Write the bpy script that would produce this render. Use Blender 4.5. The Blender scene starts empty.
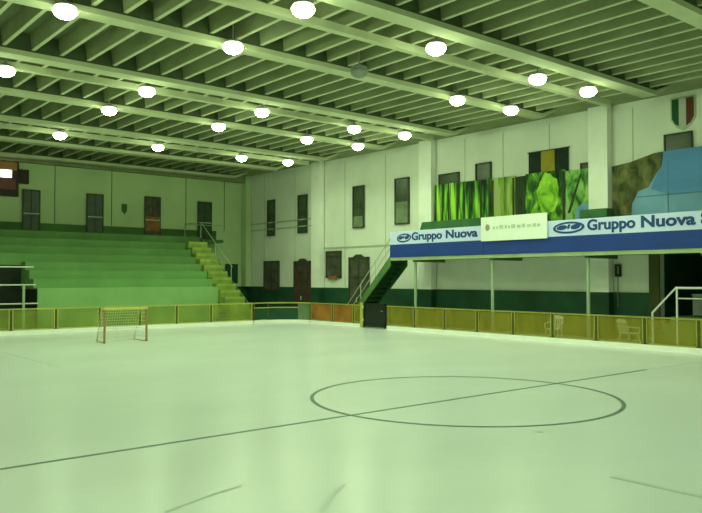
import bpy, bmesh, math, random
from mathutils import Vector, Matrix
random.seed(4)
C = bpy.context.scene.collection
PI = math.pi

# ------------------------------------------------------------------ materials
def mat(name, col, rough=0.6, vary=0.12, scale=1.5, spec=0.3, metal=0.0, stretch=(1, 1, 1), bump=0.0, alpha=1.0):
    m = bpy.data.materials.new(name); m.use_nodes = True
    nt = m.node_tree; N = nt.nodes; L = nt.links
    b = N['Principled BSDF']
    b.inputs['Roughness'].default_value = rough
    b.inputs['Specular IOR Level'].default_value = spec
    b.inputs['Metallic'].default_value = metal
    tc = N.new('ShaderNodeTexCoord'); mp = N.new('ShaderNodeMapping')
    mp.inputs['Scale'].default_value = stretch
    nz = N.new('ShaderNodeTexNoise'); nz.inputs['Scale'].default_value = scale; nz.inputs['Detail'].default_value = 4
    rp = N.new('ShaderNodeValToRGB')
    rp.color_ramp.elements[0].position = 0.3; rp.color_ramp.elements[1].position = 0.7
    rp.color_ramp.elements[0].color = tuple(c*(1-vary) for c in col)+(1,)
    rp.color_ramp.elements[1].color = tuple(min(1, c*(1+vary)) for c in col)+(1,)
    L.new(tc.outputs['Object'], mp.inputs['Vector']); L.new(mp.outputs['Vector'], nz.inputs['Vector'])
    L.new(nz.outputs['Fac'], rp.inputs['Fac']); L.new(rp.outputs['Color'], b.inputs['Base Color'])
    if bump:
        bp = N.new('ShaderNodeBump'); bp.inputs['Strength'].default_value = bump; bp.inputs['Distance'].default_value = 0.02
        L.new(nz.outputs['Fac'], bp.inputs['Height']); L.new(bp.outputs['Normal'], b.inputs['Normal'])
    b.inputs['Alpha'].default_value = alpha
    return m

def emat(name, col, strength):
    m = bpy.data.materials.new(name); m.use_nodes = True
    b = m.node_tree.nodes['Principled BSDF']
    b.inputs['Base Color'].default_value = tuple(col)+(1,)
    b.inputs['Emission Color'].default_value = tuple(col)+(1,)
    b.inputs['Emission Strength'].default_value = strength
    return m

def ramp_mat(name, stops, scale, stretch, detail=3, distort=0.0, rough=0.7):
    m = bpy.data.materials.new(name); m.use_nodes = True
    nt = m.node_tree; N = nt.nodes; L = nt.links; b = N['Principled BSDF']
    b.inputs['Roughness'].default_value = rough; b.inputs['Specular IOR Level'].default_value = 0.2
    tc = N.new('ShaderNodeTexCoord'); mp = N.new('ShaderNodeMapping'); mp.inputs['Scale'].default_value = stretch
    nz = N.new('ShaderNodeTexNoise'); nz.inputs['Scale'].default_value = scale
    nz.inputs['Detail'].default_value = detail; nz.inputs['Distortion'].default_value = distort
    rp = N.new('ShaderNodeValToRGB'); e = rp.color_ramp.elements
    e[0].position, e[0].color = stops[0][0], tuple(stops[0][1])+(1,)
    e[1].position, e[1].color = stops[-1][0], tuple(stops[-1][1])+(1,)
    for p, c in stops[1:-1]:
        x = e.new(p); x.color = tuple(c)+(1,)
    L.new(tc.outputs['Object'], mp.inputs['Vector']); L.new(mp.outputs['Vector'], nz.inputs['Vector'])
    L.new(nz.outputs['Fac'], rp.inputs['Fac']); L.new(rp.outputs['Color'], b.inputs['Base Color'])
    return m

M = {}
M['floor'] = mat('rink_floor_paint', (0.74, 0.80, 0.80), rough=0.27, vary=0.05, scale=0.22, spec=0.35, stretch=(1, 1.8, 1))
M['line'] = mat('dark_line_paint', (0.125, 0.175, 0.155), rough=0.5, vary=0.1)
M['faint'] = mat('worn_line_paint', (0.65, 0.71, 0.69), rough=0.4, vary=0.12)
M['mark'] = mat('floor_spot_paint', (0.50, 0.58, 0.51), rough=0.5)
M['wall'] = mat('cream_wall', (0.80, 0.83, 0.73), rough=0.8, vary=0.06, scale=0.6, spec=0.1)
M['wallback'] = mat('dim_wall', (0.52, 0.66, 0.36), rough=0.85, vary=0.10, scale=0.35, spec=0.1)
M['pillar'] = mat('pale_pillar', (0.92, 0.94, 0.86), rough=0.8, vary=0.04, spec=0.1)
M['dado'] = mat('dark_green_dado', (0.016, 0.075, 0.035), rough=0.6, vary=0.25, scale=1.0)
M['dadoback'] = mat('mid_green_dado', (0.085, 0.18, 0.055), rough=0.8, vary=0.2, scale=0.5, spec=0.1)
M['beam'] = mat('beam_concrete', (0.56, 0.60, 0.38), rough=0.8, vary=0.10, scale=0.8, spec=0.15)
M['deck'] = mat('roof_deck', (0.17, 0.21, 0.11), rough=0.85, vary=0.2, scale=0.8, spec=0.1)  # darker than the ribs, painting in the shade of the gaps between them
M['webshade'] = mat('roof_web_shade', (0.09, 0.12, 0.06), rough=0.85, vary=0.2, spec=0.1)  # near-black web colour paints the deep shadow between ribs at each beam
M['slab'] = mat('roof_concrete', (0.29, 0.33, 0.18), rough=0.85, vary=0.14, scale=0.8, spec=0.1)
M['tier'] = mat('tier_green', (0.17, 0.37, 0.14), rough=0.7, vary=0.10, scale=0.7, spec=0.15)
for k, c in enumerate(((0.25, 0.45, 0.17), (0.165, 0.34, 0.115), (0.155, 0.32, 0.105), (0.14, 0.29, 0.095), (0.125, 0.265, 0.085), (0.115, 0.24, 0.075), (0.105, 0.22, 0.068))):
    M['tier%d' % k] = mat('tier_green_%d' % k, c, rough=0.7, vary=0.10, scale=0.6, spec=0.15)  # greens darken tier by tier upward, painting in the fall-off of light
M['step'] = mat('aisle_yellow', (0.30, 0.38, 0.07), rough=0.7, vary=0.18, scale=2.0)
M['stepriser'] = mat('aisle_riser_green', (0.21, 0.31, 0.06), rough=0.7, vary=0.18, scale=2.0)
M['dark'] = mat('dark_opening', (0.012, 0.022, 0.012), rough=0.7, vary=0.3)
M['pane'] = mat('dark_glass', (0.065, 0.095, 0.052), rough=0.25, vary=0.35, scale=1.2, spec=0.4)
M['palepane'] = mat('light_glass', (0.20, 0.27, 0.15), rough=0.4, vary=0.3, scale=1.5)
M['paneback'] = mat('dim_glass', (0.05, 0.085, 0.045), rough=0.35, vary=0.3, scale=1.5, spec=0.3)
M['frame'] = mat('dark_frame', (0.05, 0.06, 0.04), rough=0.6)
M['doorleaf'] = mat('dark_door_leaf', (0.085, 0.085, 0.055), rough=0.6, vary=0.45, scale=2.2)
M['reddoor'] = mat('reddish_door_leaf', (0.075, 0.05, 0.033), rough=0.6, vary=0.4, scale=2.0)
M['orange'] = mat('orange_notice', (0.30, 0.13, 0.045), rough=0.7, vary=0.3, scale=3.0)
M['panel'] = mat('olive_screen', (0.35, 0.30, 0.02), rough=0.45, vary=0.22, scale=1.8, spec=0.3, stretch=(1, 2.5, 0.4), alpha=0.45)
M['panelend'] = mat('green_screen', (0.26, 0.34, 0.05), rough=0.45, vary=0.25, scale=1.6, spec=0.3, alpha=0.5)
M['panelred'] = mat('orange_brown_screen', (0.36, 0.15, 0.025), rough=0.45, vary=0.35, scale=1.2, spec=0.3, alpha=0.92)
M['panelcorner'] = mat('grey_green_screen', (0.16, 0.24, 0.12), rough=0.4, vary=0.2, alpha=0.85)
M['rail'] = mat('yellow_rail', (0.46, 0.46, 0.10), rough=0.5, vary=0.12)
M['panelframe'] = mat('olive_frame', (0.33, 0.32, 0.06), rough=0.5, vary=0.12)
M['postdark'] = mat('dark_post', (0.07, 0.08, 0.02), rough=0.5)
M['kick'] = mat('white_kickboard', (0.95, 0.96, 0.90), rough=0.4, vary=0.04)
M['white'] = mat('white_plastic', (0.92, 0.93, 0.88), rough=0.45, vary=0.03)
M['tube'] = mat('pale_tube', (0.66, 0.70, 0.62), rough=0.4, vary=0.05)
M['greymetal'] = mat('grey_metal', (0.20, 0.23, 0.21), rough=0.5, vary=0.15)
M['stairgreen'] = mat('stair_green', (0.03, 0.10, 0.03), rough=0.6, vary=0.2)
M['stringer'] = mat('stringer_green', (0.10, 0.22, 0.07), rough=0.6, vary=0.2)
M['column'] = mat('column_paint', (0.36, 0.50, 0.32), rough=0.5, vary=0.1)
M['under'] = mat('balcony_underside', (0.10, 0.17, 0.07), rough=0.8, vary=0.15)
M['edge'] = mat('balcony_edge', (0.34, 0.44, 0.24), rough=0.7, vary=0.1)
M['blue'] = mat('banner_blue', (0.016, 0.050, 0.27), rough=0.5, vary=0.12, scale=0.6)
M['sky'] = mat('banner_pale_blue', (0.60, 0.68, 1.0), rough=0.5, vary=0.06, scale=0.8)
M['ink'] = mat('banner_ink', (0.02, 0.06, 0.22), rough=0.5, vary=0.1)
M['cream'] = mat('banner_cream', (0.86, 0.90, 0.84), rough=0.5, vary=0.03)
M['paleink'] = mat('pale_green_ink', (0.50, 0.60, 0.44), rough=0.6)
M['emblem'] = mat('emblem_brown', (0.34, 0.30, 0.18), rough=0.6)
M['bench'] = mat('bench_green', (0.05, 0.16, 0.06), rough=0.6, vary=0.2)
M['stairrail'] = mat('stair_rail_paint', (0.46, 0.56, 0.40), rough=0.5)
M['gate'] = mat('black_gate', (0.012, 0.02, 0.014), rough=0.4, vary=0.3)
M['goalpost'] = mat('goal_red_brown', (0.34, 0.20, 0.09), rough=0.4, vary=0.1)
M['goalbar'] = mat('goal_yellow', (0.55, 0.50, 0.13), rough=0.4, vary=0.1)
M['net'] = mat('goal_net', (0.55, 0.56, 0.33), rough=0.8, vary=0.1)
M['lamp'] = mat('lamp_housing', (0.30, 0.32, 0.30), rough=0.4, vary=0.08)
LC = (0.76, 1.0, 0.57)
M['glow'] = emat('lamp_glow', (0.80, 1.0, 0.58), 52.0)
M['halo'] = emat('lamp_neck_glow', (0.85, 1.0, 0.66), 3.0)
M['unlit'] = mat('unlit_lens', (0.22, 0.26, 0.20), rough=0.3)
M['scorebox'] = mat('scoreboard_black', (0.03, 0.018, 0.012), rough=0.5, vary=0.3)
M['digit'] = emat('score_digit', (1.0, 0.78, 0.62), 7.0)
M['amber'] = emat('score_amber', (0.16, 0.09, 0.02), 0.3)
M['reddim'] = emat('score_red', (0.07, 0.02, 0.008), 0.3)
M['flaggreen'] = mat('flag_green', (0.008, 0.085, 0.02), rough=0.6)
M['flagwhite'] = mat('flag_white', (0.52, 0.54, 0.47), rough=0.6)
M['flagred'] = mat('flag_red', (0.13, 0.032, 0.012), rough=0.6)
M['pale'] = mat('pale_border', (0.48, 0.58, 0.40), rough=0.7)
M['yellow'] = mat('ochre_cloth', (0.37, 0.32, 0.03), rough=0.8, vary=0.2)
M['blackcloth'] = mat('black_cloth', (0.015, 0.03, 0.02), rough=0.8, vary=0.3)
M['trunk'] = mat('dark_trunk_paint', (0.035, 0.06, 0.025), rough=0.8, vary=0.4, scale=2, stretch=(1, 4, 0.6))
G0, G1, G2, G3 = (0.01, 0.03, 0.01), (0.05, 0.20, 0.02), (0.22, 0.55, 0.04), (0.42, 0.78, 0.07)
M['jungle1'] = ramp_mat('bamboo_bright', [(0.40, G0), (0.47, G1), (0.53, G2), (0.64, G3)], 1.0, (1, 4.6, 0.45), 3)
M['jungle2'] = ramp_mat('bamboo_dark', [(0.40, G0), (0.50, G1), (0.60, G2), (0.72, G3)], 1.0, (1, 4.0, 0.6), 4)
M['jungle3'] = ramp_mat('bamboo_pale', [(0.34, (0.05, 0.10, 0.02)), (0.46, (0.20, 0.36, 0.05)), (0.56, (0.40, 0.55, 0.14)), (0.68, (0.42, 0.46, 0.22))], 1.0, (1, 3.6, 0.5), 4, 0.3)
M['jungle4'] = ramp_mat('foliage_dark', [(0.36, G0), (0.47, (0.04, 0.14, 0.02)), (0.57, (0.15, 0.40, 0.04)), (0.72, G3)], 1.3, (1, 2.2, 1.0), 5, 0.8)
M['leafmass'] = ramp_mat('foliage_bright', [(0.34, (0.12, 0.36, 0.02)), (0.5, (0.32, 0.68, 0.05)), (0.66, (0.50, 0.86, 0.08))], 1.5, (1, 1.4, 1.2), 4, 0.8)
M['jungle5'] = ramp_mat('foliage_soft', [(0.34, (0.03, 0.09, 0.03)), (0.46, (0.12, 0.34, 0.06)), (0.56, (0.30, 0.58, 0.14)), (0.70, (0.40, 0.50, 0.26))], 1.4, (1, 2.0, 1.0), 5, 0.6)
M['waterpaint'] = mat('painted_pond', (0.18, 0.36, 0.60), rough=0.7, vary=0.2, scale=2)
M['bluesky'] = mat('painted_sky', (0.11, 0.29, 0.60), rough=0.7, vary=0.14, scale=0.7, stretch=(1, 0.6, 1.6))
M['palesky'] = mat('painted_haze', (0.19, 0.38, 0.58), rough=0.7, vary=0.18, scale=0.9)
M['hill'] = ramp_mat('painted_hillside', [(0.34, (0.03, 0.045, 0.02)), (0.48, (0.10, 0.11, 0.035)), (0.60, (0.15, 0.17, 0.06)), (0.72, (0.26, 0.20, 0.10))], 1.6, (1, 1.6, 1.0), 5, 0.5)
M['seam'] = mat('panel_seam', (0.10, 0.24, 0.30), rough=0.7)

# ------------------------------------------------------------------ mesh helpers
class MB:
    def __init__(s): s.v = []; s.f = []; s.smooth = []
    def add(s, vs, fs, sm=False):
        n = len(s.v); s.v += [tuple(v) for v in vs]
        for f in fs: s.f.append(tuple(i+n for i in f)); s.smooth.append(sm)
        return s
    def box(s, x0, x1, y0, y1, z0, z1):
        x0, x1 = sorted((x0, x1)); y0, y1 = sorted((y0, y1)); z0, z1 = sorted((z0, z1))
        return s.add([(x0,y0,z0),(x1,y0,z0),(x1,y1,z0),(x0,y1,z0),(x0,y0,z1),(x1,y0,z1),(x1,y1,z1),(x0,y1,z1)],
              [(3,2,1,0),(4,5,6,7),(0,1,5,4),(1,2,6,5),(2,3,7,6),(3,0,4,7)])
    def tube(s, pts, r, n=8, r2=None):
        pts = [Vector(p) for p in pts]; rings = []
        for i, p in enumerate(pts):
            a = pts[max(0, i-1)]; b = pts[min(len(pts)-1, i+1)]
            d = (b-a).normalized(); u = d.cross(Vector((0,0,1)))
            if u.length < 1e-3: u = d.cross(Vector((0,1,0)))
            u.normalize(); w = d.cross(u)
            rr = r if r2 is None else r+(r2-r)*i/(len(pts)-1)
            rings.append([p+u*rr*math.cos(2*PI*k/n)+w*rr*math.sin(2*PI*k/n) for k in range(n)])
        vs = [q for ring in rings for q in ring]; fs = []
        for i in range(len(pts)-1):
            for k in range(n):
                fs.append((i*n+k, i*n+(k+1) % n, (i+1)*n+(k+1) % n, (i+1)*n+k))
        s.add(vs, fs, True)
        s.add(rings[0], [tuple(range(n-1, -1, -1))]); s.add(rings[-1], [tuple(range(n))])
        return s
    def lathe(s, prof, c=(0,0,0), n=20):
        vs = []; fs = []
        for r, z in prof:
            for k in range(n):
                a = 2*PI*k/n; vs.append((c[0]+r*math.cos(a), c[1]+r*math.sin(a), c[2]+z))
        for i in range(len(prof)-1):
            for k in range(n):
                fs.append((i*n+k, i*n+(k+1) % n, (i+1)*n+(k+1) % n, (i+1)*n+k))
        return s.add(vs, fs, True)
    def prism(s, pts, off):                        # polygon pts swept by the vector off
        n = len(pts); o = Vector(off); a = [Vector(p) for p in pts]
        return s.add(a+[p+o for p in a], [tuple(range(n-1, -1, -1)), tuple(range(n, 2*n))] +
                     [(i, (i+1) % n, n+(i+1) % n, n+i) for i in range(n)])
    def build(s, name, m, parent=None, origin=None):
        if parent is not None: off = parent['_o']
        elif origin is not None: off = origin
        else:
            xs = [v[0] for v in s.v]; ys = [v[1] for v in s.v]; zs = [v[2] for v in s.v]
            off = ((min(xs)+max(xs))/2, (min(ys)+max(ys))/2, min(zs))
        me = bpy.data.meshes.new(name)
        me.from_pydata([(v[0]-off[0], v[1]-off[1], v[2]-off[2]) for v in s.v], [], s.f)
        me.polygons.foreach_set('use_smooth', s.smooth)
        bm = bmesh.new(); bm.from_mesh(me); bmesh.ops.recalc_face_normals(bm, faces=bm.faces); bm.to_mesh(me); bm.free()
        me.materials.append(m); me.update()
        o = bpy.data.objects.new(name, me); C.objects.link(o)
        o['_o'] = tuple(off)
        if parent is not None: o.parent = parent; o.location = (0, 0, 0)
        else: o.location = off
        return o

def tag(o, label, cat, group=None):
    o['label'] = label; o['category'] = cat
    if group: o['group'] = group
    return o
def thing(name, label, cat, loc, group=None):
    o = bpy.data.objects.new(name, None); C.objects.link(o); o.location = loc; o['_o'] = tuple(loc)
    o.empty_display_size = 0.2
    return tag(o, label, cat, group)
def struct(o): o['kind'] = 'structure'; return o
def dup(root, loc, label):
    r = root.copy(); C.objects.link(r); r.location = loc; r['label'] = label
    for ch in list(root.children):
        c = ch.copy(); C.objects.link(c); c.parent = r
        for g in list(ch.children):
            d = g.copy(); C.objects.link(d); d.parent = c
    return r
def bb(x0, x1, y0, y1, z0, z1): return MB().box(x0, x1, y0, y1, z0, z1)

# ------------------------------------------------------------------ the hall: x across, y towards the back wall, rink centre at the origin
XW, YB, XL, YF, ZT = 15.0, 32.0, -15.0, -16.0, 9.25
struct(bb(XL-.3, XW+5.3, YF-.3, YB+.3, -0.3, 0).build('floor', M['floor']))
# right wall: full height, with a deep dark recess below the balcony at its near end
wr = MB()
wr.box(XW, XW+.3, 3.9, YB+.3, 0, ZT); wr.box(XW, XW+.3, -3.0, 3.9, 3.2, ZT); wr.box(XW, XW+.3, YF, -3.0, 0, ZT)
struct(wr.build('wall_right', M['wall']))
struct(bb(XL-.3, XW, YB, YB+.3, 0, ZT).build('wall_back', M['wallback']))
struct(bb(XL-.3, XL, YF, YB, 0, ZT).build('wall_left', M['wall']))
struct(bb(XL-.3, XW+.3, YF-.3, YF, 0, ZT).build('wall_front', M['wall']))
rc = MB()
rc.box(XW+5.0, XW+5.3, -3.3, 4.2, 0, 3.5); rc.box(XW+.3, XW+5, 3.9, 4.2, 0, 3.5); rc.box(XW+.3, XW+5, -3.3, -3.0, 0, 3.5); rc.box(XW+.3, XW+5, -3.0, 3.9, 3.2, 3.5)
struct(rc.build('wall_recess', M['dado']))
struct(bb(14.94, XW, 4.3, YB, 0, 1.76).build('trim_dado_right', M['dado']))
struct(bb(14.93, XW, 3.9, 4.3, 0, 3.2).build('trim_recess_edge', M['postdark']))
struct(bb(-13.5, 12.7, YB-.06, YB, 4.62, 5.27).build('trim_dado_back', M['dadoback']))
struct(bb(12.7, XW, YB-.06, YB, 0, 1.76).build('trim_dado_corner', M['dado']))
for i, (a, b) in enumerate(((5.74, 6.56), (15.0, 15.83), (23.7, 24.5))):
    p = MB().box(14.62, 14.94, a, b, 1.76, 8.91)
    struct(p.build('pillar', M['pillar']))
    struct(bb(14.62, 14.94, a, b, 0, 1.76).build('pillar_base', M['dado']))
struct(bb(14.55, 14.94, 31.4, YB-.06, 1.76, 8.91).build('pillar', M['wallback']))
struct(MB().tube([(14.93, 31.4, 5.75), (14.93, 24.5, 5.75)], .035, 6).build('trim_conduit_upper', M['pale']))
struct(MB().tube([(14.93, 31.4, 5.35), (14.93, 24.5, 5.35)], .035, 6).build('trim_conduit_lower', M['pale']))
struct(MB().tube([(14.93, 23.7, 4.0), (14.93, 16.5, 4.0)], .025, 6).build('trim_cable', M['pale']))
# vertical joints of the wall panels
sj = MB()
for y in (8.6, 11.0, 13.2, 18.6, 21.9, 26.6, 29.9, 4.9, 1.4):
    sj.box(14.985, 15.0, y-.02, y+.02, 5.0 if y < 15.5 else 1.8, 8.7)
struct(sj.build('wall_right_panel_joints', M['pale']))
sj = MB()
for x in (2.7, 5.9, 10.6, 13.3): sj.box(x-.02, x+.02, YB-.015, YB, 5.3, 8.7)
struct(sj.build('wall_back_panel_joints', M['dadoback']))

# ------------------------------------------------------------------ roof: ribbed slab and inverted-T beams
cl = MB().box(XL-.3, XW+.3, YF-.3, YB+.3, 9.16, 9.5)
rbm = MB(); rbe = MB(); x = XL+.39
while x < 13.2:
    rbm.prism([(x-.095, YF, 9.16), (x-.045, YF, 8.72), (x+.045, YF, 8.72), (x+.095, YF, 9.16)], (0, YB-YF, 0)); rbe.box(x-.05, x+.05, YF, YB, 8.70, 8.722); x += .78
struct(rbm.build('ceiling_ribs', M['slab']))
struct(rbe.build('ceiling_rib_lit_edges', M['beam']))  # paler strips paint the rib undersides as lit, against darker sides
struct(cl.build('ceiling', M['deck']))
for k in range(-3, 8):
    y = 3.2+4.55*(k)
    wd = .27 if k % 2 == 0 else .24
    if y > 31: continue
    b = MB().prism([(XL, y-wd, 8.5), (13.1, y-wd, 8.5), (14.0, y-wd, 8.92), (14.0, y-wd, 9.0), (13.0, y-wd, 8.64), (XL, y-wd, 8.64)], (0, 2*wd, 0))
    o = struct(b.build('ceiling_beam', M['beam']))
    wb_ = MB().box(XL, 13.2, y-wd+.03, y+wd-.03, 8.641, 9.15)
    wb_.build('beam_web', M['webshade'], None)['kind'] = 'structure'
for y in (-4.3, 4.95, 13.75, 23.2, 26.3):
    struct(MB().box(XL, 13.4, y-.11, y+.11, 8.52, 8.72).build('ceiling_rail_beam', M['beam']))
struct(bb(13.25, XW, YF, YB, 8.92, 9.15).build('ceiling_edge_slab', M['slab']))
struct(bb(XL, XW, 31.5, YB, 8.45, 8.91).build('ceiling_beam', M['slab']))

# ------------------------------------------------------------------ floor markings
ln = MB(); ln.box(-14.6, 6.8, -.035, .035, .001, .004)
struct(ln.build('floor_marking_centre_line', M['line']))
struct(bb(6.8, 11.0, -.03, .03, .001, .004).build('floor_marking_worn_line', M['faint']))
def ring(r0, r1, a0=0, a1=2*PI, c=(0, 0), n=72):
    vs = []; fs = []
    for i in range(n+1):
        a = a0+(a1-a0)*i/n
        for r in (r0, r1): vs.append((c[0]+r*math.cos(a), c[1]+r*math.sin(a), .005))
    for i in range(n): fs.append((2*i, 2*i+1, 2*i+3, 2*i+2))
    return MB().add(vs, fs)
struct(ring(2.89, 2.965, c=(.03, .10)).build('floor_marking_centre_circle', M['line']))
struct(bb(-4.35, -4.28, 10.0, 17.0, .001, .004).build('floor_marking_side_line', M['mark']))
struct(bb(-3.09, -3.01, -8.5, -4.9, .001, .004).build('floor_marking_near_line', M['mark']))
def stroke(pts, w):
    m = MB(); vs = []
    for i, p in enumerate(pts):
        a = Vector(pts[max(0, i-1)]); b = Vector(pts[min(len(pts)-1, i+1)]); d = (b-a).normalized(); n = Vector((-d.y, d.x))*w
        vs += [(p[0]+n.x, p[1]+n.y, .004), (p[0]-n.x, p[1]-n.y, .004)]
    return m.add(vs, [(2*i, 2*i+1, 2*i+3, 2*i+2) for i in range(len(pts)-1)])
struct(stroke([(-7.6, -2.79), (-7.27, -2.66), (-6.95, -2.56), (-6.55, -2.47)], .025).build('floor_marking_worn_arc', M['faint']))
struct(stroke([(-6.5, -3.9), (-6.3, -3.66), (-6.04, -3.43), (-5.61, -3.15)], .03).build('floor_marking_worn_curve', M['faint']))
for (x, y, r) in ((-1.58, -2.84, .07), (10.2, 1.04, .12)):
    struct(ring(0.0, r, c=(x, y), n=16).build('floor_marking_spot', M['mark']))

# ------------------------------------------------------------------ windows and doors
def opening_right(name, y0, y1, z0, z1, leaf, mull=(), bars=(), t=.06):
    o = struct(bb(14.92, 14.985, y0, y1, z0, z1).build(name, leaf))
    f = MB().box(14.88, 14.92, y0, y0+t, z0, z1).box(14.88, 14.92, y1-t, y1, z0, z1).box(14.88, 14.92, y0, y1, z1-t, z1).box(14.88, 14.92, y0, y1, z0, z0+t)
    for q in mull: f.box(14.89, 14.92, y0+(y1-y0)*q-.03, y0+(y1-y0)*q+.03, z0, z1)
    for q in bars: f.box(14.89, 14.92, y0, y1, z0+(z1-z0)*q-.03, z0+(z1-z0)*q+.03)
    f.build(name.split('_')[0]+'_frame', M['frame'], o)
    return o
n = 1
for k_, (y0, y1, z0, z1) in enumerate(((28.68, 29.47, 4.92, 7.17), (25.32, 26.21, 4.95, 7.2), (20.23, 21.14, 4.98, 7.25), (16.81, 17.83, 5.0, 7.33),
                         (13.5, 14.78, 5.1, 7.22), (11.62, 12.5, 5.1, 7.46), (6.62, 7.1, 5.7, 6.85), (2.63, 3.65, 5.2, 7.47))):
    o = opening_right('window_%d' % n, y0, y1, z0, z1, M['pane'], bars=(.5,)); n += 1
    if k_ in (2, 3): bb(14.91, 14.92, y0+.06, y1-.06, z0+.06, (z0+z1)/2-(.0 if k_ == 3 else .5)).build('window_pane', M['palepane'], o)
opening_right('window_%d' % n, 28.18, 29.85, 1.5, 3.36, M['doorleaf'], mull=(.5,), t=.09); n += 1
o = opening_right('window_%d' % n, 22.17, 23.5, 2.3, 3.81, M['doorleaf'], bars=(.8,), t=.09); n += 1
bb(14.86, 14.88, 22.5, 23.2, 2.2, 2.42).build('window_sill', M['orange'], o)
for (nm, y0, y1, z1, lf) in (('door_1', 24.82, 26.61, 3.3, M['reddoor']), ('door_2', 19.83, 21.48, 3.42, M['doorleaf'])):
    o = opening_right(nm, y0, y1, 0, z1, lf, mull=(.5,), bars=(.68,), t=.1)
    c = (y0+y1)/2
    MB().prism([(14.87, c-.45, z1), (14.87, c+.45, z1), (14.87, c+.2, z1+.14), (14.87, c-.2, z1+.14)], (.06, 0, 0)).build('door_pediment', M['frame'], o)
    bb(14.84, 14.88, c+.08, c+.12, 1.0, 1.25).build('door_handle', M['tube'], o)
d = 3
for (x0, x1, z1, col) in ((.99, 1.91, 7.03, M['paneback']), (4.42, 5.39, 7.06, M['paneback']), (7.87, 8.89, 7.14, M['doorleaf']), (11.36, 12.35, 7.07, M['paneback'])):
    o = struct(bb(x0, x1, YB-.1, YB-.065, 4.65, z1).build('door_%d' % d, col))
    f = MB().box(x0, x0+.06, YB-.13, YB-.1, 4.65, z1).box(x1-.06, x1, YB-.13, YB-.1, 4.65, z1).box(x0, x1, YB-.13, YB-.1, z1-.07, z1)
    f.box((x0+x1)/2-.02, (x0+x1)/2+.02, YB-.13, YB-.1, 4.65, z1)
    f.build('door_frame', M['frame'], o)
    bb(x0+.06, x1-.06, YB-.14, YB-.1, 5.72, 5.78).build('door_push_bar', M['pale'], o)
    if d == 5:
        bb(x0+.05, x1-.05, YB-.135, YB-.1, 5.1, 5.95).build('door_panel', M['orange'], o)
    d += 1
o = struct(bb(13.35, 14.25, YB-.1, YB-.065, 1.95, 3.2).build('window_%d' % n, M['dado']))
MB().box(13.35, 13.42, YB-.13, YB-.1, 1.95, 3.2).box(14.18, 14.25, YB-.13, YB-.1, 1.95, 3.2).box(13.35, 14.25, YB-.13, YB-.1, 3.13, 3.2).build('window_frame', M['frame'], o)
tag(MB().prism([(6.66, YB-.07, 6.0), (6.8, YB-.07, 6.2), (6.8, YB-.07, 6.6), (6.5, YB-.07, 6.6), (6.5, YB-.07, 6.2)], (0, .05, 0)).build('wall_plaque', M['dadoback']),
    'small faded green plaque high on the back wall above the stand', 'plaque')

# ------------------------------------------------------------------ the stand behind the far goal
st = thing('spectator_stand', 'green stepped spectator stand rising behind the far goal to the back wall', 'grandstand', (0, 24.5, 0))
X0, X1, XT, XTL = -13.5, 8.6, -.45, -3.6
for i in range(8):
    y0 = 24.5+.6*i; zt = 1.85+.4*i; y1 = y0+.6 if i < 7 else YB-.06
    b = MB()
    if i < 7:
        b.box(XT, X1, y0, y1, 0, zt)
        if i <= 3: b.box(X0, XTL, y0, y1, 0, zt)
        else: b.box(X0, XT, y0, y1, zt-.55, zt)
    else:
        b.box(X0, 9.8, y0, y1, zt-.45, zt).box(9.8, 12.5, 30.7, y1, zt-.18, zt)
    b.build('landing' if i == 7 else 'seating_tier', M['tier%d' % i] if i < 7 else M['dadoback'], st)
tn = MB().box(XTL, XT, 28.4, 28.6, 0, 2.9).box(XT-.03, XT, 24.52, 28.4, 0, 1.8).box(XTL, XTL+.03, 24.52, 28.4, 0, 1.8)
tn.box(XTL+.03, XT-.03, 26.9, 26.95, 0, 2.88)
tn.build('tunnel_shade', M['dark'], st)  # near-black sheets painting in the shade inside the tunnel
for i, zz in enumerate((1.18, 2.0, 2.78)):
    MB().tube([(XTL, 24.46, zz), (XT-.2+.1*(2-i), 24.46, zz)], .03, 8).build('tunnel_rail', M['tube'], st)
for xx in (-3.3, -1.05): MB().tube([(xx, 24.46, .0), (xx, 24.46, 2.0)], .06 if xx > -2 else .035, 8).build('tunnel_post', M['column'], st)
ns = 14; ya, yb_ = 22.5, 28.7; tr = (yb_-ya)/ns; rs = 4.65/ns
for i in range(ns-1):
    y0 = ya+tr*i; z1 = rs*(i+1)
    s_ = MB().prism([(8.62, y0, max(0, z1-rs*2.2)), (8.62, y0, z1), (8.62, y0+tr, z1), (8.62, y0+tr, max(0, z1-rs*1.2))], (1.18, 0, 0)).build('aisle_step', M['stepriser'], st)
    bb(8.63, 9.79, y0-.012, y0+.10, z1-.13, z1+.006).build('step_edge', M['step'], s_)
MB().tube([(9.85, 25.2, 2.9), (9.85, 28.7, 5.5), (9.85, 30.65, 5.5), (12.4, 30.65, 5.5)], .022, 8).build('aisle_handrail', M['column'], st)
for y_, z_ in ((25.3, 1.9), (27.0, 3.2), (28.7, 4.4), (30.65, 4.6)): MB().tube([(9.85, y_, z_), (9.85, y_, z_+1.05 if y_ < 28 else 5.5)], .02, 6).build('handrail_post', M['column'], st)
MB().prism([(9.8, 22.5, 0), (9.8, 22.5, .3), (9.8, 28.7, 4.6), (9.8, 28.7, 4.1), (9.8, 23.2, 0)], (.06, 0, 0)).build('aisle_stringer', M['bench'], st)

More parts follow.
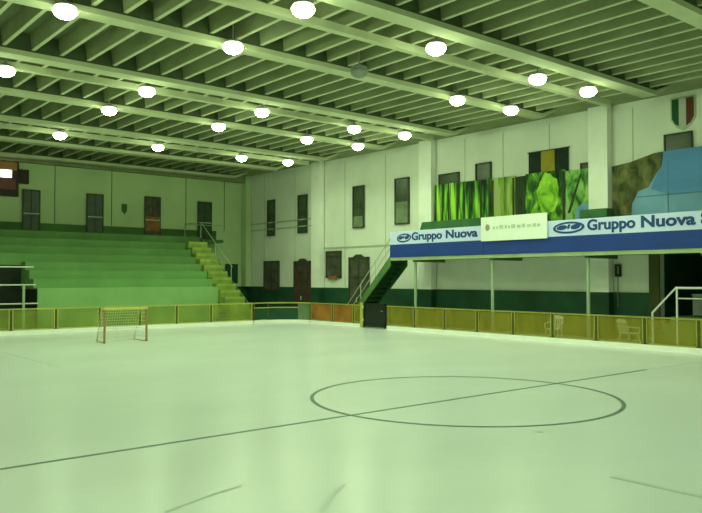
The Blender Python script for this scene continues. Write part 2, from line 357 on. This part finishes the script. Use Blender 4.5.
# scoreboard
sb = thing('scoreboard', 'dark electronic scoreboard with a glowing display high on the back wall', 'scoreboard', (-.9, 31.9, 6.6))
bb(-2.5, .76, 31.78, 31.99, 6.6, 8.42).build('housing', M['scorebox'], sb)
bb(-2.4, .66, 31.75, 31.78, 7.97, 8.4).build('amber_strip', M['amber'], sb)
bb(-2.4, .60, 31.75, 31.78, 6.95, 7.5).build('red_strip', M['reddim'], sb)
dg = MB()
for (x0, x1) in ((-.3, .38),):
    dg.box(x0, x1, 31.72, 31.78, 7.58, 7.96)
dg.build('glowing_display', M['digit'], sb)
bb(.77, 1.28, 31.8, 31.99, 7.32, 8.07).build('side_box', M['scorebox'], sb)

# ------------------------------------------------------------------ rink barriers
BX, BY, BR = 11.7, 22.2, 1.5
def run_parts(root, axis, fixed, stops, mats, zt=1.06, fr='rail'):
    def bx(a0, a1, t0, t1, z0, z1):
        return (fixed+t0, fixed+t1, a0, a1, z0, z1) if axis == 'y' else (a0, a1, fixed+t0, fixed+t1, z0, z1)
    a, b = stops[0], stops[-1]
    bb(*bx(a, b, -.02, .05, 0, .17)).build('kickboard', M['kick'], root)
    bb(*bx(a, b, -.02, .04, zt-.05, zt)).build('top_rail', M[fr], root)
    for i in range(len(stops)-1):
        p0, p1 = sorted((stops[i], stops[i+1]))
        pm = mats(i)
        bb(*bx(p0+.05, p1-.05, .0, .012, .21, zt-.07)).build('screen', pm, root)
        f = MB().box(*bx(p0+.05, p1-.05, -.015, -.002, .17, .22)).box(*bx(p0+.05, p0+.09, -.015, -.002, .17, zt-.05)).box(*bx(p1-.09, p1-.05, -.015, -.002, .17, zt-.05))
        f.build('screen_frame', M[fr], root)
    for q in stops: bb(*bx(q-.035, q+.035, -.01, .05, .17, zt-.05)).build('post', M['postdark'], root)
eb = thing('end_barrier', 'low yellow-railed rink barrier with see-through screens below the green stand', 'rink barrier', (3, BY, 0))
run_parts(eb, 'x', BY, [-9.4, -7.6, -5.8, -4.0, -2.18, -.4, 1.45, 3.3, 5.1, 6.9, 9.27], lambda i: M['panelend'])
es = thing('end_barrier', 'open-railed end section of barrier between the yellow aisle steps and the corner', 'rink barrier', (9.8, BY, 0))
bb(9.33, 10.2, BY-.02, BY+.05, 0, .17).build('kickboard', M['kick'], es)
for zz in (.82, 1.06): bb(9.33, 10.2, BY-.02, BY+.03, zz-.05, zz).build('rail', M['rail'], es)
bb(9.36, 10.2, BY, BY+.012, .2, .75).build('screen', M['dado'], es)
for q in (9.36, 10.17): bb(q-.03, q+.03, BY-.01, BY+.04, .17, 1.01).build('post', M['postdark'], es)
cb = thing('corner_barrier', 'rounded grey-green barrier at the far right rink corner', 'rink barrier', (11.2, 21.8, 0))
def arc(r0, r1, z0, z1, a0=0.0, a1=PI/2):
    m = MB(); vs = []; fs = []; k = 14
    for i in range(k+1):
        a = a0+(a1-a0)*i/k
        for r in (r0, r1):
            for z in (z0, z1): vs.append((BX-BR+r*math.cos(a), BY-BR+r*math.sin(a), z))
    for i in range(k):
        b = 4*i; fs += [(b, b+4, b+5, b+1), (b+2, b+3, b+7, b+6), (b+1, b+5, b+7, b+3), (b, b+2, b+6, b+4)]
    fs += [(0, 1, 3, 2), (4*k, 4*k+2, 4*k+3, 4*k+1)]
    return m.add(vs, fs)
arc(BR-.02, BR+.05, 0, .17).build('kickboard', M['kick'], cb)
AM = math.radians(30)
arc(BR, BR+.012, .17, .75, AM).build('green_screen', M['dado'], cb)
arc(BR, BR+.012, .17, .99, 0, AM).build('grey_screen', M['panelcorner'], cb)
arc(BR-.02, BR+.04, 1.0, 1.06).build('top_rail', M['rail'], cb)
arc(BR-.02, BR+.03, .77, .82, AM).build('middle_rail', M['rail'], cb)

lb = thing('side_barrier', 'orange and olive barrier section between the rink corner and the black gate', 'rink barrier', (BX, 18.6, 0))
run_parts(lb, 'y', BX, [20.65, 18.85, 17.25, 16.68], lambda i: M['panelred'] if i < 2 else M['panel'], fr='panelframe')
bb(BX-.04, BX+.08, 16.56, 16.74, 0, 1.15).build('gate_post', M['rail'], lb)
rb = thing('side_barrier', 'long olive-screened barrier with white kickboard running below the balcony', 'rink barrier', (BX, 6, 0))
run_parts(rb, 'y', BX, [14.93-1.745*k for k in range(12)], lambda i: M['panel'], fr='panelframe')
gt = thing('rink_gate', 'black gate closing the barrier gap at the foot of the green staircase', 'gate', (BX, 15.8, 0))
bb(BX+.0, BX+.05, 15.02, 16.52, .06, 1.12).build('gate_leaf', M['gate'], gt)
MB().box(BX-.03, BX, 15.02, 15.1, .03, 1.14).box(BX-.03, BX, 16.44, 16.52, .03, 1.14).box(BX-.03, BX, 15.02, 16.52, 1.06, 1.14).box(BX-.03, BX, 15.02, 16.52, .2, .26).build('gate_frame', M['dark'], gt)
bb(BX-.07, BX-.03, 15.16, 15.3, .78, .82).build('latch', M['greymetal'], gt)
for zz in (.3, .9): bb(BX-.05, BX+.07, 16.5, 16.56, zz, zz+.12).build('hinge', M['tube'], gt)

# ------------------------------------------------------------------ goal
go = thing('hockey_goal', 'small roller hockey goal with brown posts and pale net before the end barrier', 'goal', (0, 16, 0))
GY, GW, GH = 16.0, .78, 1.2
for s in (-1, 1): MB().tube([(s*GW, GY, 0), (s*GW, GY, GH)], .04, 10).build('post', M['goalpost'], go)
MB().tube([(-GW-.04, GY, GH), (GW+.04, GY, GH)], .045, 10).build('crossbar', M['goalbar'], go)
for s in (-1, 1):
    MB().tube([(s*GW, GY, GH), (s*GW*.95, GY+.45, GH), (s*GW*.9, GY+.9, .03), (s*GW, GY, .03)], .025, 8).build('side_frame', M['goalbar'], go)
MB().tube([(-GW*.9, GY+.9, .03), (GW*.9, GY+.9, .03)], .025, 8).build('ground_bar', M['white'], go)
MB().tube([(-GW*.95, GY+.45, GH), (GW*.95, GY+.45, GH)], .02, 8).build('rear_bar', M['goalbar'], go)
nt = MB()
for k in range(17):
    t = -1+2*k/16
    nt.tube([(t*GW*.94, GY+.02, GH-.01), (t*GW*.93, GY+.45, GH-.04), (t*GW*.9, GY+.88, .05)], .0045, 4)
for k in range(12):
    t = k/11; nt.tube([(-GW*.92, GY+.45+.43*t, GH-.04-1.1*t), (GW*.92, GY+.45+.43*t, GH-.04-1.1*t)], .0045, 4)
for s in (-1, 1):
    for k in range(9):
        t = k/8; nt.tube([(s*GW*.97, GY+.02, 1.15*t+.03), (s*GW*.92, GY+.45+.43*(1-t), 1.13*t+.04)], .0045, 4)
nt.build('net', M['net'], go)

# ------------------------------------------------------------------ balcony along the right wall
XB = 12.5; YA, YE = 15.55, -6.0
bc = thing('balcony', 'long spectator balcony on slim green columns along the right wall', 'balcony', (13.7, 5, 0))
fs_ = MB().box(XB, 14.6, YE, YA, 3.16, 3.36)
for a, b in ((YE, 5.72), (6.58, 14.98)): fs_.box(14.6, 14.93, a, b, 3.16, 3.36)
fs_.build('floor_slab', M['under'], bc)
bb(XB-.02, XB+.12, YE, YA, 3.1, 3.24).build('edge_beam', M['edge'], bc)
bb(XB+.02, XB+.1, YE, YA, 3.36, 4.3).build('parapet', M['stringer'], bc)
bb(XB+.1, 13.3, YA-.08, YA, 3.36, 3.5).build('end_kerb', M['stringer'], bc)
for y in (14.15, 9.76, 5.4, 1.0, -3.4):
    c = MB().tube([(12.72, y, 0), (12.72, y, 3.16)], .065, 10).build('column', M['column'], bc)
    bb(12.58, 12.86, y-.14, y+.14, 0, .03).build('base_plate', M['column'], c)
    bb(12.62, 14.58, y-.08, y+.08, 3.02, 3.16).build('cross_beam', M['under'], bc)
tb = MB().prism([(13.5, 15.15, 3.365), (13.5, 14.5, 4.86), (13.5, 10.2, 4.86), (13.5, 10.2, 3.365)], (.5, 0, 0))
tag(tb.build('tiered_bench', M['bench']), 'dark green raised bench on the balcony behind the banner nearest the staircase', 'bench')
tb = MB().box(14.1, 14.55, 5.45, 6.6, 3.365, 4.9).box(14.05, 14.1, 5.45, 6.6, 4.6, 4.9)
tag(tb.build('green_locker', M['bench']), 'dark green low locker at the foot of the pale pillar on the balcony', 'locker')

# banners on the parapet
def text_mesh(name, body, m, parent, y_left, y_right, z0, z1, xface, slant=0.0):
    cu = bpy.data.curves.new('t', 'FONT'); cu.body = body; cu.extrude = 0.004; cu.offset = 0.034
    o = bpy.data.objects.new('t', cu); C.objects.link(o)
    g = bpy.context.evaluated_depsgraph_get(); me = bpy.data.meshes.new_from_object(o.evaluated_get(g))
    bpy.data.objects.remove(o); bpy.data.curves.remove(cu)
    xs = [v.co.x for v in me.vertices]; ys = [v.co.y for v in me.vertices]
    a, b, c, d_ = min(xs), max(xs), min(ys), max(ys); off = parent['_o']
    for v in me.vertices:
        u = (v.co.x-a)/(b-a); w = (v.co.y-c)/(d_-c)
        v.co = Vector((xface-v.co.z-off[0], y_left+(y_right-y_left)*u-slant*w-off[1], z0+(z1-z0)*w-off[2]))
    bm = bmesh.new(); bm.from_mesh(me); bmesh.ops.recalc_face_normals(bm, faces=bm.faces); bm.to_mesh(me); bm.free()
    me.name = name; me.materials.clear(); me.materials.append(m)
    q = bpy.data.objects.new(name, me); C.objects.link(q); q.parent = parent; q['_o'] = tuple(off)
    return q
def oval(yc, zc, ry, rz, x0, x1, slant=0.0, n=32):
    return MB().prism([(x0, yc+ry*math.cos(2*PI*k/n)-slant*math.sin(2*PI*k/n), zc+rz*math.sin(2*PI*k/n)) for k in range(n)], (x1-x0, 0, 0))
def logo(root, yc, zc, ry, rz):
    oval(yc, zc, ry, rz, XB-.052, XB-.043, .05).build('oval_logo', M['ink'], root)
    oval(yc, zc, ry*.82, rz*.66, XB-.055, XB-.052, .04).build('logo_pale_oval', M['sky'], root)  # pale printed oval inside the dark one
    x0 = XB-.058
    oval(yc+ry*.42, zc+rz*.05, ry*.34, rz*.42, x0, x0+.002, .05).build('logo_stroke', M['ink'], root)
    oval(yc-ry*.45, zc+rz*.1, ry*.3, rz*.46, x0, x0+.002, .05).build('logo_stroke', M['ink'], root)
    MB().prism([(x0, yc+ry*.1, zc-rz*.2), (x0, yc+ry*.02, zc+rz*.55), (x0, yc-ry*.14, zc+rz*.55), (x0, yc-ry*.06, zc-rz*.2)], (.002, 0, 0)).build('logo_stroke', M['ink'], root)
def banner(lab, y0, y1):
    b = thing('hanging_banner', lab, 'banner', (XB, (y0+y1)/2, 3.25))
    bb(XB-.04, XB-.025, y0, y1, 3.83, 4.42).build('pale_band', M['sky'], b)
    bb(XB-.045, XB-.025, y0, y1, 3.25, 3.83).build('blue_band', M['blue'], b)
    return b
b1 = banner('pale blue and navy sponsor banner at the staircase end of the balcony', 10.02, 15.54)
logo(b1, 14.62, 4.11, .46, .2)
text_mesh('lettering', 'Gruppo', M['ink'], b1, 14.12, 12.28, 3.87, 4.34, XB-.046)
text_mesh('lettering', 'Nuova', M['ink'], b1, 12.06, 10.3, 3.98, 4.34, XB-.046)
b2 = banner('pale blue and navy sponsor banner right of the cream sign, ending in S', -6.0, 10.0)
logo(b2, 6.02, 4.13, .66, .215)
text_mesh('lettering', 'Gruppo', M['ink'], b2, 5.25, 3.42, 3.87, 4.38, XB-.046)
text_mesh('lettering', 'Nuova', M['ink'], b2, 3.22, 1.38, 3.98, 4.38, XB-.046)
text_mesh('lettering', 'S', M['ink'], b2, 1.22, .9, 3.98, 4.38, XB-.046)
ws = thing('cream_sign', 'cream sign board with faint small writing over the middle of the balcony banners', 'sign', (XB-.1, 8.5, 3.76))
bb(XB-.12, XB-.08, 6.9, 10.06, 3.78, 4.74).build('board', M['cream'], ws)
oval(9.72, 4.32, .11, .13, XB-.13, XB-.12).build('emblem', M['emblem'], ws)
fl = MB(); y = 9.45
while y > 7.25:
    w_ = random.uniform(.08, .2); fl.box(XB-.126, XB-.12, y-w_, y, 4.24, 4.24+random.uniform(.1, .16)); y -= w_+random.uniform(.04, .09)
fl.build('faint_writing', M['paleink'], ws)

# painted panels on the balcony wall
XM = 14.8
grp = 'painted panels along the balcony wall'
def mural(name, lab, y0, y1, zt, m, extra=(), zb=4.35):
    t = thing(name, lab, 'mural', (XM, (y0+y1)/2, zb), grp)
    bb(XM, XM+.05, y0+.01, y1-.01, zb, zt).build('painted_board', m, t)
    f = MB().box(XM+.05, XM+.1, y0+.02, y0+.08, 3.37-.0, zt).box(XM+.05, XM+.1, y1-.08, y1-.02, 3.37, zt)
    f.build('back_frame', M['trunk'], t)
    return t
def stalks(t, ys, z1, w_=.07, m='trunk'):
    for yy in ys: bb(XM-.012, XM, yy-w_/2, yy+w_/2, 4.4, z1).build('painted_trunk', M[m], t)
t = mural('bamboo_mural', 'bright green bamboo panel at the staircase end of the balcony wall', 13.97, 14.97, 6.72, M['jungle1']); stalks(t, (14.85, 14.05, 14.42), 6.72, .09)
t = mural('bamboo_mural', 'narrow bamboo panel second from the staircase end, ending below a window edge', 13.03, 13.97, 6.72, M['jungle1']); stalks(t, (13.1, 13.5), 6.7, .1)
t = mural('bamboo_mural', 'slim dark bamboo panel just left of the panel under the tall window', 12.44, 13.03, 6.7, M['jungle2']); stalks(t, (12.75,), 6.7, .07)
t = mural('bamboo_mural', 'green bamboo panel directly under the tall dark window', 11.55, 12.44, 6.68, M['jungle2']); stalks(t, (11.62, 12.1), 6.68, .1)
t = mural('bamboo_mural', 'pale yellow-green reed panel left of the dark trunk panel', 10.21, 11.5, 6.68, M['jungle3']); stalks(t, (11.42, 10.3), 6.6, .1)
t = mural('dark_trunk_mural', 'narrow dark brown trunk panel between the reed panel and the leafy panel', 9.68, 10.21, 6.62, M['trunk'])
t = mural('leafy_mural', 'wide leafy panel with bright yellow-green foliage under the ochre and black cloth', 7.72, 9.68, 6.68, M['jungle4'])
pts = []
for k in range(28):
    a = 2*PI*k/28; r = 1+.06*math.sin(5*a+1)+.05*math.sin(11*a)
    pts.append((XM-.014, 8.55+.52*r*math.cos(a), 5.75+.85*r*math.sin(a)))
MB().prism(pts, (.012, 0, 0)).build('painted_foliage', M['leafmass'], t)
pts = []
for k in range(20):
    a = 2*PI*k/20; r = 1+.2*math.sin(4*a+.5)
    pts.append((XM-.014, 9.2+.28*r*math.cos(a), 5.1+.3*r*math.sin(a)))
MB().prism(pts, (.012, 0, 0)).build('painted_bush', M['jungle4'], t)
stalks(t, (7.8,), 6.6, .12)
t = mural('leafy_mural', 'soft green leafy panel with painted blue water beside the pale wall pillar', 6.64, 7.72, 6.6, M['jungle5'])
MB().prism([(XM-.014, 6.66, 4.4), (XM-.014, 7.3, 4.4), (XM-.014, 7.25, 5.0), (XM-.014, 6.95, 5.25), (XM-.014, 6.66, 5.2)], (.012, 0, 0)).build('painted_water', M['waterpaint'], t)
MB().prism([(XM-.014, 7.5, 4.9), (XM-.014, 7.62, 4.9), (XM-.014, 7.05, 6.4), (XM-.014, 6.97, 6.4)], (.012, 0, 0)).build('painted_trunk', M['trunk'], t)
# black/ochre/black cloth hung above the leafy panel
ct = thing('hanging_cloth', 'black and ochre striped cloth hung above the leafy panel', 'banner', (14.9, 8.6, 6.7))
for (a, b, m_) in ((8.97, 9.6, 'blackcloth'), (8.31, 8.97, 'yellow'), (7.66, 8.31, 'blackcloth')):
    bb(14.93, 14.95, a, b, 6.55, 7.56).build('ochre_stripe' if m_ == 'yellow' else 'black_stripe', M[m_], ct)
MB().tube([(14.94, 9.65, 7.58), (14.94, 7.6, 7.58)], .025, 8).build('hanging_rod', M['frame'], ct)
# landscape mural right of the pillar
lm = thing('landscape_mural', 'large blue sky mural with brown hillside right of the pale wall pillar', 'mural', (XM, 2.6, 4.35))
bb(XM, XM+.05, .0, 5.66, 4.35, 6.55).build('painted_board', M['palesky'], lm)
bb(XM, XM+.05, .0, 3.85, 6.55, 6.86).build('upper_board', M['bluesky'], lm)
MB().prism([(XM-.012, 0, 5.3), (XM-.012, 3.46, 5.3), (XM-.012, 4.1, 5.55), (XM-.012, 3.9, 6.0), (XM-.012, 3.7, 6.3), (XM-.012, 3.6, 6.84), (XM-.012, 0, 6.84)], (.01, 0, 0)).build('painted_sky', M['bluesky'], lm)
MB().prism([(XM-.012, 5.65, 4.4), (XM-.012, 5.65, 6.54), (XM-.012, 4.9, 6.62), (XM-.012, 3.95, 6.84), (XM-.012, 3.62, 6.84), (XM-.012, 3.68, 6.35), (XM-.012, 3.95, 6.02), (XM-.012, 4.2, 5.62),
          (XM-.012, 4.6, 5.5), (XM-.012, 4.85, 5.05), (XM-.012, 4.9, 4.4)], (.01, 0, 0)).build('painted_hillside', M['hill'], lm)
bb(XM-.014, XM-.012, 3.44, 3.48, 4.4, 6.5).build('board_seam', M['seam'], lm)
bb(XM-.014, XM-.012, 0, 4.7, 5.27, 5.31).build('board_seam', M['seam'], lm)
bb(XM+.05, XM+.12, .2, 5.5, 3.37, 4.6).build('back_frame', M['trunk'], lm)
# shield
sh = thing('flag_shield', 'green white and red shield high on the wall above the blue mural', 'shield', (14.95, 2.97, 7.65))
def shp(y0, y1, z_a, z_b, x0, m_, nm):
    MB().prism([(x0, y1, 8.68), (x0, y1, z_a), (x0, y0, z_b), (x0, y0, 8.68)], (.03, 0, 0)).build(nm, M[m_], sh)
MB().prism([(14.96, 3.42, 8.74), (14.96, 3.42, 7.95), (14.96, 3.2, 7.66), (14.96, 2.97, 7.55), (14.96, 2.74, 7.66), (14.96, 2.52, 7.95), (14.96, 2.52, 8.74)], (.03, 0, 0)).build('border', M['pale'], sh)
MB().prism([(14.93, 3.36, 8.68), (14.93, 3.36, 8.0), (14.93, 3.25, 7.8), (14.93, 3.1, 7.7), (14.93, 3.1, 8.68)], (.03, 0, 0)).build('green_stripe', M['flaggreen'], sh)
MB().prism([(14.93, 3.1, 8.68), (14.93, 3.1, 7.7), (14.93, 2.97, 7.63), (14.93, 2.84, 7.7), (14.93, 2.84, 8.68)], (.03, 0, 0)).build('white_stripe', M['flagwhite'], sh)
MB().prism([(14.93, 2.84, 8.68), (14.93, 2.84, 7.7), (14.93, 2.69, 7.8), (14.93, 2.58, 8.0), (14.93, 2.58, 8.68)], (.03, 0, 0)).build('red_stripe', M['flagred'], sh)

# ------------------------------------------------------------------ staircase to the balcony
sc_ = thing('staircase', 'steep dark green staircase climbing from the rink gate to the balcony end', 'staircase', (13, 17.2, 0))
sy0, sy1 = 18.75, YA+.02; nst = 14
for s, xx in enumerate((XB, 13.55)):
    MB().prism([(xx, sy1, 3.34), (xx, sy1, 2.86), (xx, sy0-.05, 0), (xx, sy0+.25, 0)], (.06, 0, 0)).build('stringer', M['stringer' if s == 0 else 'stairgreen'], sc_)
for i in range(nst):
    z = 3.2*(i+1)/nst; y = sy0-(sy0-sy1)*(i+.5)/nst
    MB().box(XB+.06, 13.55, y-.13, y+.13, z-.05, z).box(XB+.06, 13.55, y-.13, y-.10, z-.05, z+.2).build('tread', M['stairgreen'], sc_)
for xx in (XB+.03, 13.58):
    h = MB().tube([(xx, sy0, .95), (xx, sy1, 4.15)], .022, 8).build('handrail', M['stairrail'], sc_)
    MB().tube([(xx, sy0, .5), (xx, sy1, 3.72)], .018, 8).build('middle_rail', M['stairrail'], h)
    for k in (.0, .33, .66, 1): MB().tube([(xx, sy0-(sy0-sy1)*k, 3.2*k), (xx, sy0-(sy0-sy1)*k, .95+3.2*k)], .02, 8).build('baluster', M['stairrail'], h)

# ------------------------------------------------------------------ platform, handrail and things under the balcony
pf = thing('entrance_steps', 'dark platform with steps before the dark recess under the balcony', 'steps', (14.2, 0, 0))
bb(13.4, 15.0, -2.9, 2.75, 0, 1.0).build('platform', M['bench'], pf)
for i in range(3): bb(13.4, 14.6, 2.75+.28*i, 3.03+.28*i, 0, .75-.25*i).build('step', M['bench'], pf)
hr = thing('handrail', 'white tubular handrail rising at the dark recess under the balcony', 'handrail', (13.5, 3, 0))
MB().tube([(13.36, 3.33, 0.0), (13.36, 3.33, 1.12), (13.36, 2.5, 1.97), (13.36, -1.5, 1.97)], .04, 8).build('rail', M['white'], hr)
for y in (2.47, 1.0, -.5): MB().tube([(13.36, y, 0.0), (13.36, y, 1.97)], .035, 8).build('upright', M['white'], hr)
MB().tube([(13.36, 2.42, 1.62), (13.36, -1.5, 1.62)], .02, 8).build('middle_rail', M['white'], hr)
cr = thing('metal_cabinet', 'low grey metal cabinet on the platform behind the white handrail', 'cabinet', (14.3, 1.7, 1.0))
bb(14.0, 14.6, .9, 2.25, 1.03, 1.72).build('body', M['greymetal'], cr)
bb(13.97, 14.0, 1.59, 2.22, 1.06, 1.69).build('door', M['greymetal'], cr); bb(13.97, 14.0, .93, 1.56, 1.06, 1.69).build('door', M['greymetal'], cr)
bb(13.98, 14.62, .88, 2.27, 1.72, 1.75).build('top', M['column'], cr)
MB().box(14.02, 14.08, .92, .98, 1.0, 1.03).box(14.02, 14.08, 2.17, 2.23, 1.0, 1.03).box(14.52, 14.58, .92, .98, 1.0, 1.03).box(14.52, 14.58, 2.17, 2.23, 1.0, 1.03).build('feet', M['dark'], cr)
wb = thing('wall_box', 'small dark box on the wall right of the pillar under the balcony', 'fixture', (14.9, 5.5, 2.2))  # plain dark box of unknown use, with a hanging cable
bb(14.86, 14.995, 5.42, 5.62, 2.35, 2.82).build('box', M['dark'], wb)
bb(14.83, 14.86, 5.45, 5.51, 2.45, 2.75).build('front_strip', M['greymetal'], wb)
MB().tube([(14.9, 5.52, 2.35), (14.9, 5.52, 1.2)], .02, 6).build('cable', M['greymetal'], wb)
fx = thing('tube_light', 'slim tube light fixed below the balcony over the dark recess', 'light', (13.6, 1.4, 3.0))
bb(13.55, 13.67, 1.15, 1.75, 3.09, 3.158).build('fitting', M['white'], fx)
MB().tube([(13.61, 1.17, 3.05), (13.61, 1.73, 3.05)], .025, 8).build('tube', M['white'], fx)

def chair(loc, rot, lab):
    t = thing('plastic_chair', lab, 'chair', (0, 0, 0), 'white chairs behind the barrier')
    MB().prism([(-.22, -.24, .43), (.22, -.24, .43), (.25, .0, .43), (.24, .22, .43), (-.24, .22, .43), (-.25, 0, .43)], (0, 0, .03)).build('seat', M['white'], t)
    bk = MB()
    for k in range(6):
        xx = -.2+.08*k; bk.tube([(xx-.02*(2.5-k)*.2, .21, .46), (xx, .27, .68), (xx*1.05, .31, .86)], .022, 6)
    pts = [(-.25, .30, .80), (-.22, .315, .88), (-.12, .32, .93), (.12, .32, .93), (.22, .315, .88), (.25, .30, .80)]
    bk.prism(pts, (0, .03, 0)); bk.build('backrest', M['white'], t)
    for sx in (-1, 1):
        MB().tube([(sx*.2, -.2, .43), (sx*.25, -.25, 0)], .028, 8, .02).build('leg', M['white'], t)
        MB().tube([(sx*.2, .19, .43), (sx*.25, .27, 0)], .028, 8, .02).build('leg', M['white'], t)
        MB().tube([(sx*.24, -.2, .44), (sx*.28, -.18, .64), (sx*.28, .1, .66), (sx*.25, .28, .68)], .024, 8).build('armrest', M['white'], t)
    t.location = loc; t.rotation_euler = (0, 0, rot)
    return t
chair((12.2, 6.5, 0), -PI*.42, 'white plastic chair behind the barrier near the slim green column')
chair((12.3, 3.6, 0), PI*.40, 'white plastic chair behind the barrier nearest the white handrail')

# ------------------------------------------------------------------ lamps
ORD = ['first', 'second', 'third', 'fourth', 'fifth']
def make_lamp(label, loc, rod, lit=True):
    t = thing('pendant_lamp', label, 'lamp', loc, 'dome lamps under the roof')
    x, y, z = loc
    MB().lathe([(.01, -.2), (.09, -.18), (.17, -.15), (.235, -.09), (.262, -.035), (.268, -.01)], loc, 20).build('lens', M['glow'] if lit else M['unlit'], t)
    MB().lathe([(.268, -.01), (.262, .04), (.23, .09), (.2, .11)], loc, 20).build('glass_neck', M['halo'] if lit else M['unlit'], t)
    MB().lathe([(.23, .085), (.24, .1), (.22, .14), (.11, .17), (.08, .2), (.001, .205)], loc, 20).build('reflector', M['lamp'], t)
    if rod > .2: MB().tube([(x, y, z+.2), (x, y, z+rod)], .025, 6).build('stem', M['lamp'], t)
    return t
rows = [  # (lamps as x, y; name of the row)
    ([(10.3, 3.8), (7.8, 3.95), (3.23, 3.83), (-1.13, 3.78)], 'fifth'),
    ([(10.55, 7.1), (7.95, 7.32), (3.15, 6.85), (-.91, 7.18), (-5.2, 7.32)], 'fourth'),
    ([(10.9, 12.95), (8.4, 13.3), (3.87, 13.14), (-.66, 12.96), (-4.85, 13.35)], 'third'),
    ([(11.09, 16.22), (8.34, 16.42), (3.96, 16.42), (-.53, 16.4)], 'second'),
    ([(11.35, 22.15), (8.75, 22.5), (4.17, 22.34), (-.29, 22.31)], 'first')]
ZL = 8.35
def hall_light(x, y, e):
    ld = bpy.data.lights.new('hall_light', 'SPOT'); ld.energy = e; ld.color = LC; ld.shadow_soft_size = .2
    ld.spot_size = math.radians(164); ld.spot_blend = .4
    lo = bpy.data.objects.new('hall_light', ld); C.objects.link(lo); lo.location = (x, y, ZL-.24)
proto = None
for pts, rn in rows:
    for i, (x, y) in enumerate(pts):
        rown = 'row nearest back wall' if rn == 'first' else rn+' lamp row out from back wall'
        lab = 'lit dome lamp, %s from right wall, %s' % (ORD[i], rown)
        if rn == 'fourth' and i == 2:
            o = make_lamp('unlit grey dome lamp hanging among the lit ones near the roof centre', (x, y, ZL), .8, False)
            continue
        if proto is None: proto = make_lamp(lab, (x, y, ZL), .8)
        else: dup(proto, (x, y, ZL), lab)
        hall_light(x, y, 165)
for x in (-9.5, -5.0, -.6, 3.7, 8.3):                # lamps of the hall that lie outside the view
    for y in (-1.8, -5.5, -12.0): hall_light(x, y, 175)
for (x, y) in ((-9.4, 3.5), (-9.6, 6.9), (-9.4, 12.5), (-9.3, 16.0), (-5.0, 16.0), (-4.9, 21.6), (-9.2, 21.6)): hall_light(x, y, 160)

# ------------------------------------------------------------------ world, camera
w = bpy.data.worlds.new('world'); bpy.context.scene.world = w; w.use_nodes = True
w.node_tree.nodes['Background'].inputs[0].default_value = (0.5, 0.7, 0.35, 1); w.node_tree.nodes['Background'].inputs[1].default_value = 0.1
cd = bpy.data.cameras.new('camera'); co = bpy.data.objects.new('camera', cd); C.objects.link(co)
cd.sensor_width = 36; cd.lens = 744/702*36; cd.clip_end = 200
co.location = (-10.934, -9.625, 2.3)
co.rotation_euler = (PI/2+math.atan(21.5/744), 0, -math.radians(39.9))
sc = bpy.context.scene; sc.camera = co
sc.view_settings.view_transform = 'Standard'; sc.view_settings.look = 'None'
sc.view_settings.exposure = 0.0
for o in bpy.data.objects:
    if '_o' in o: del o['_o']
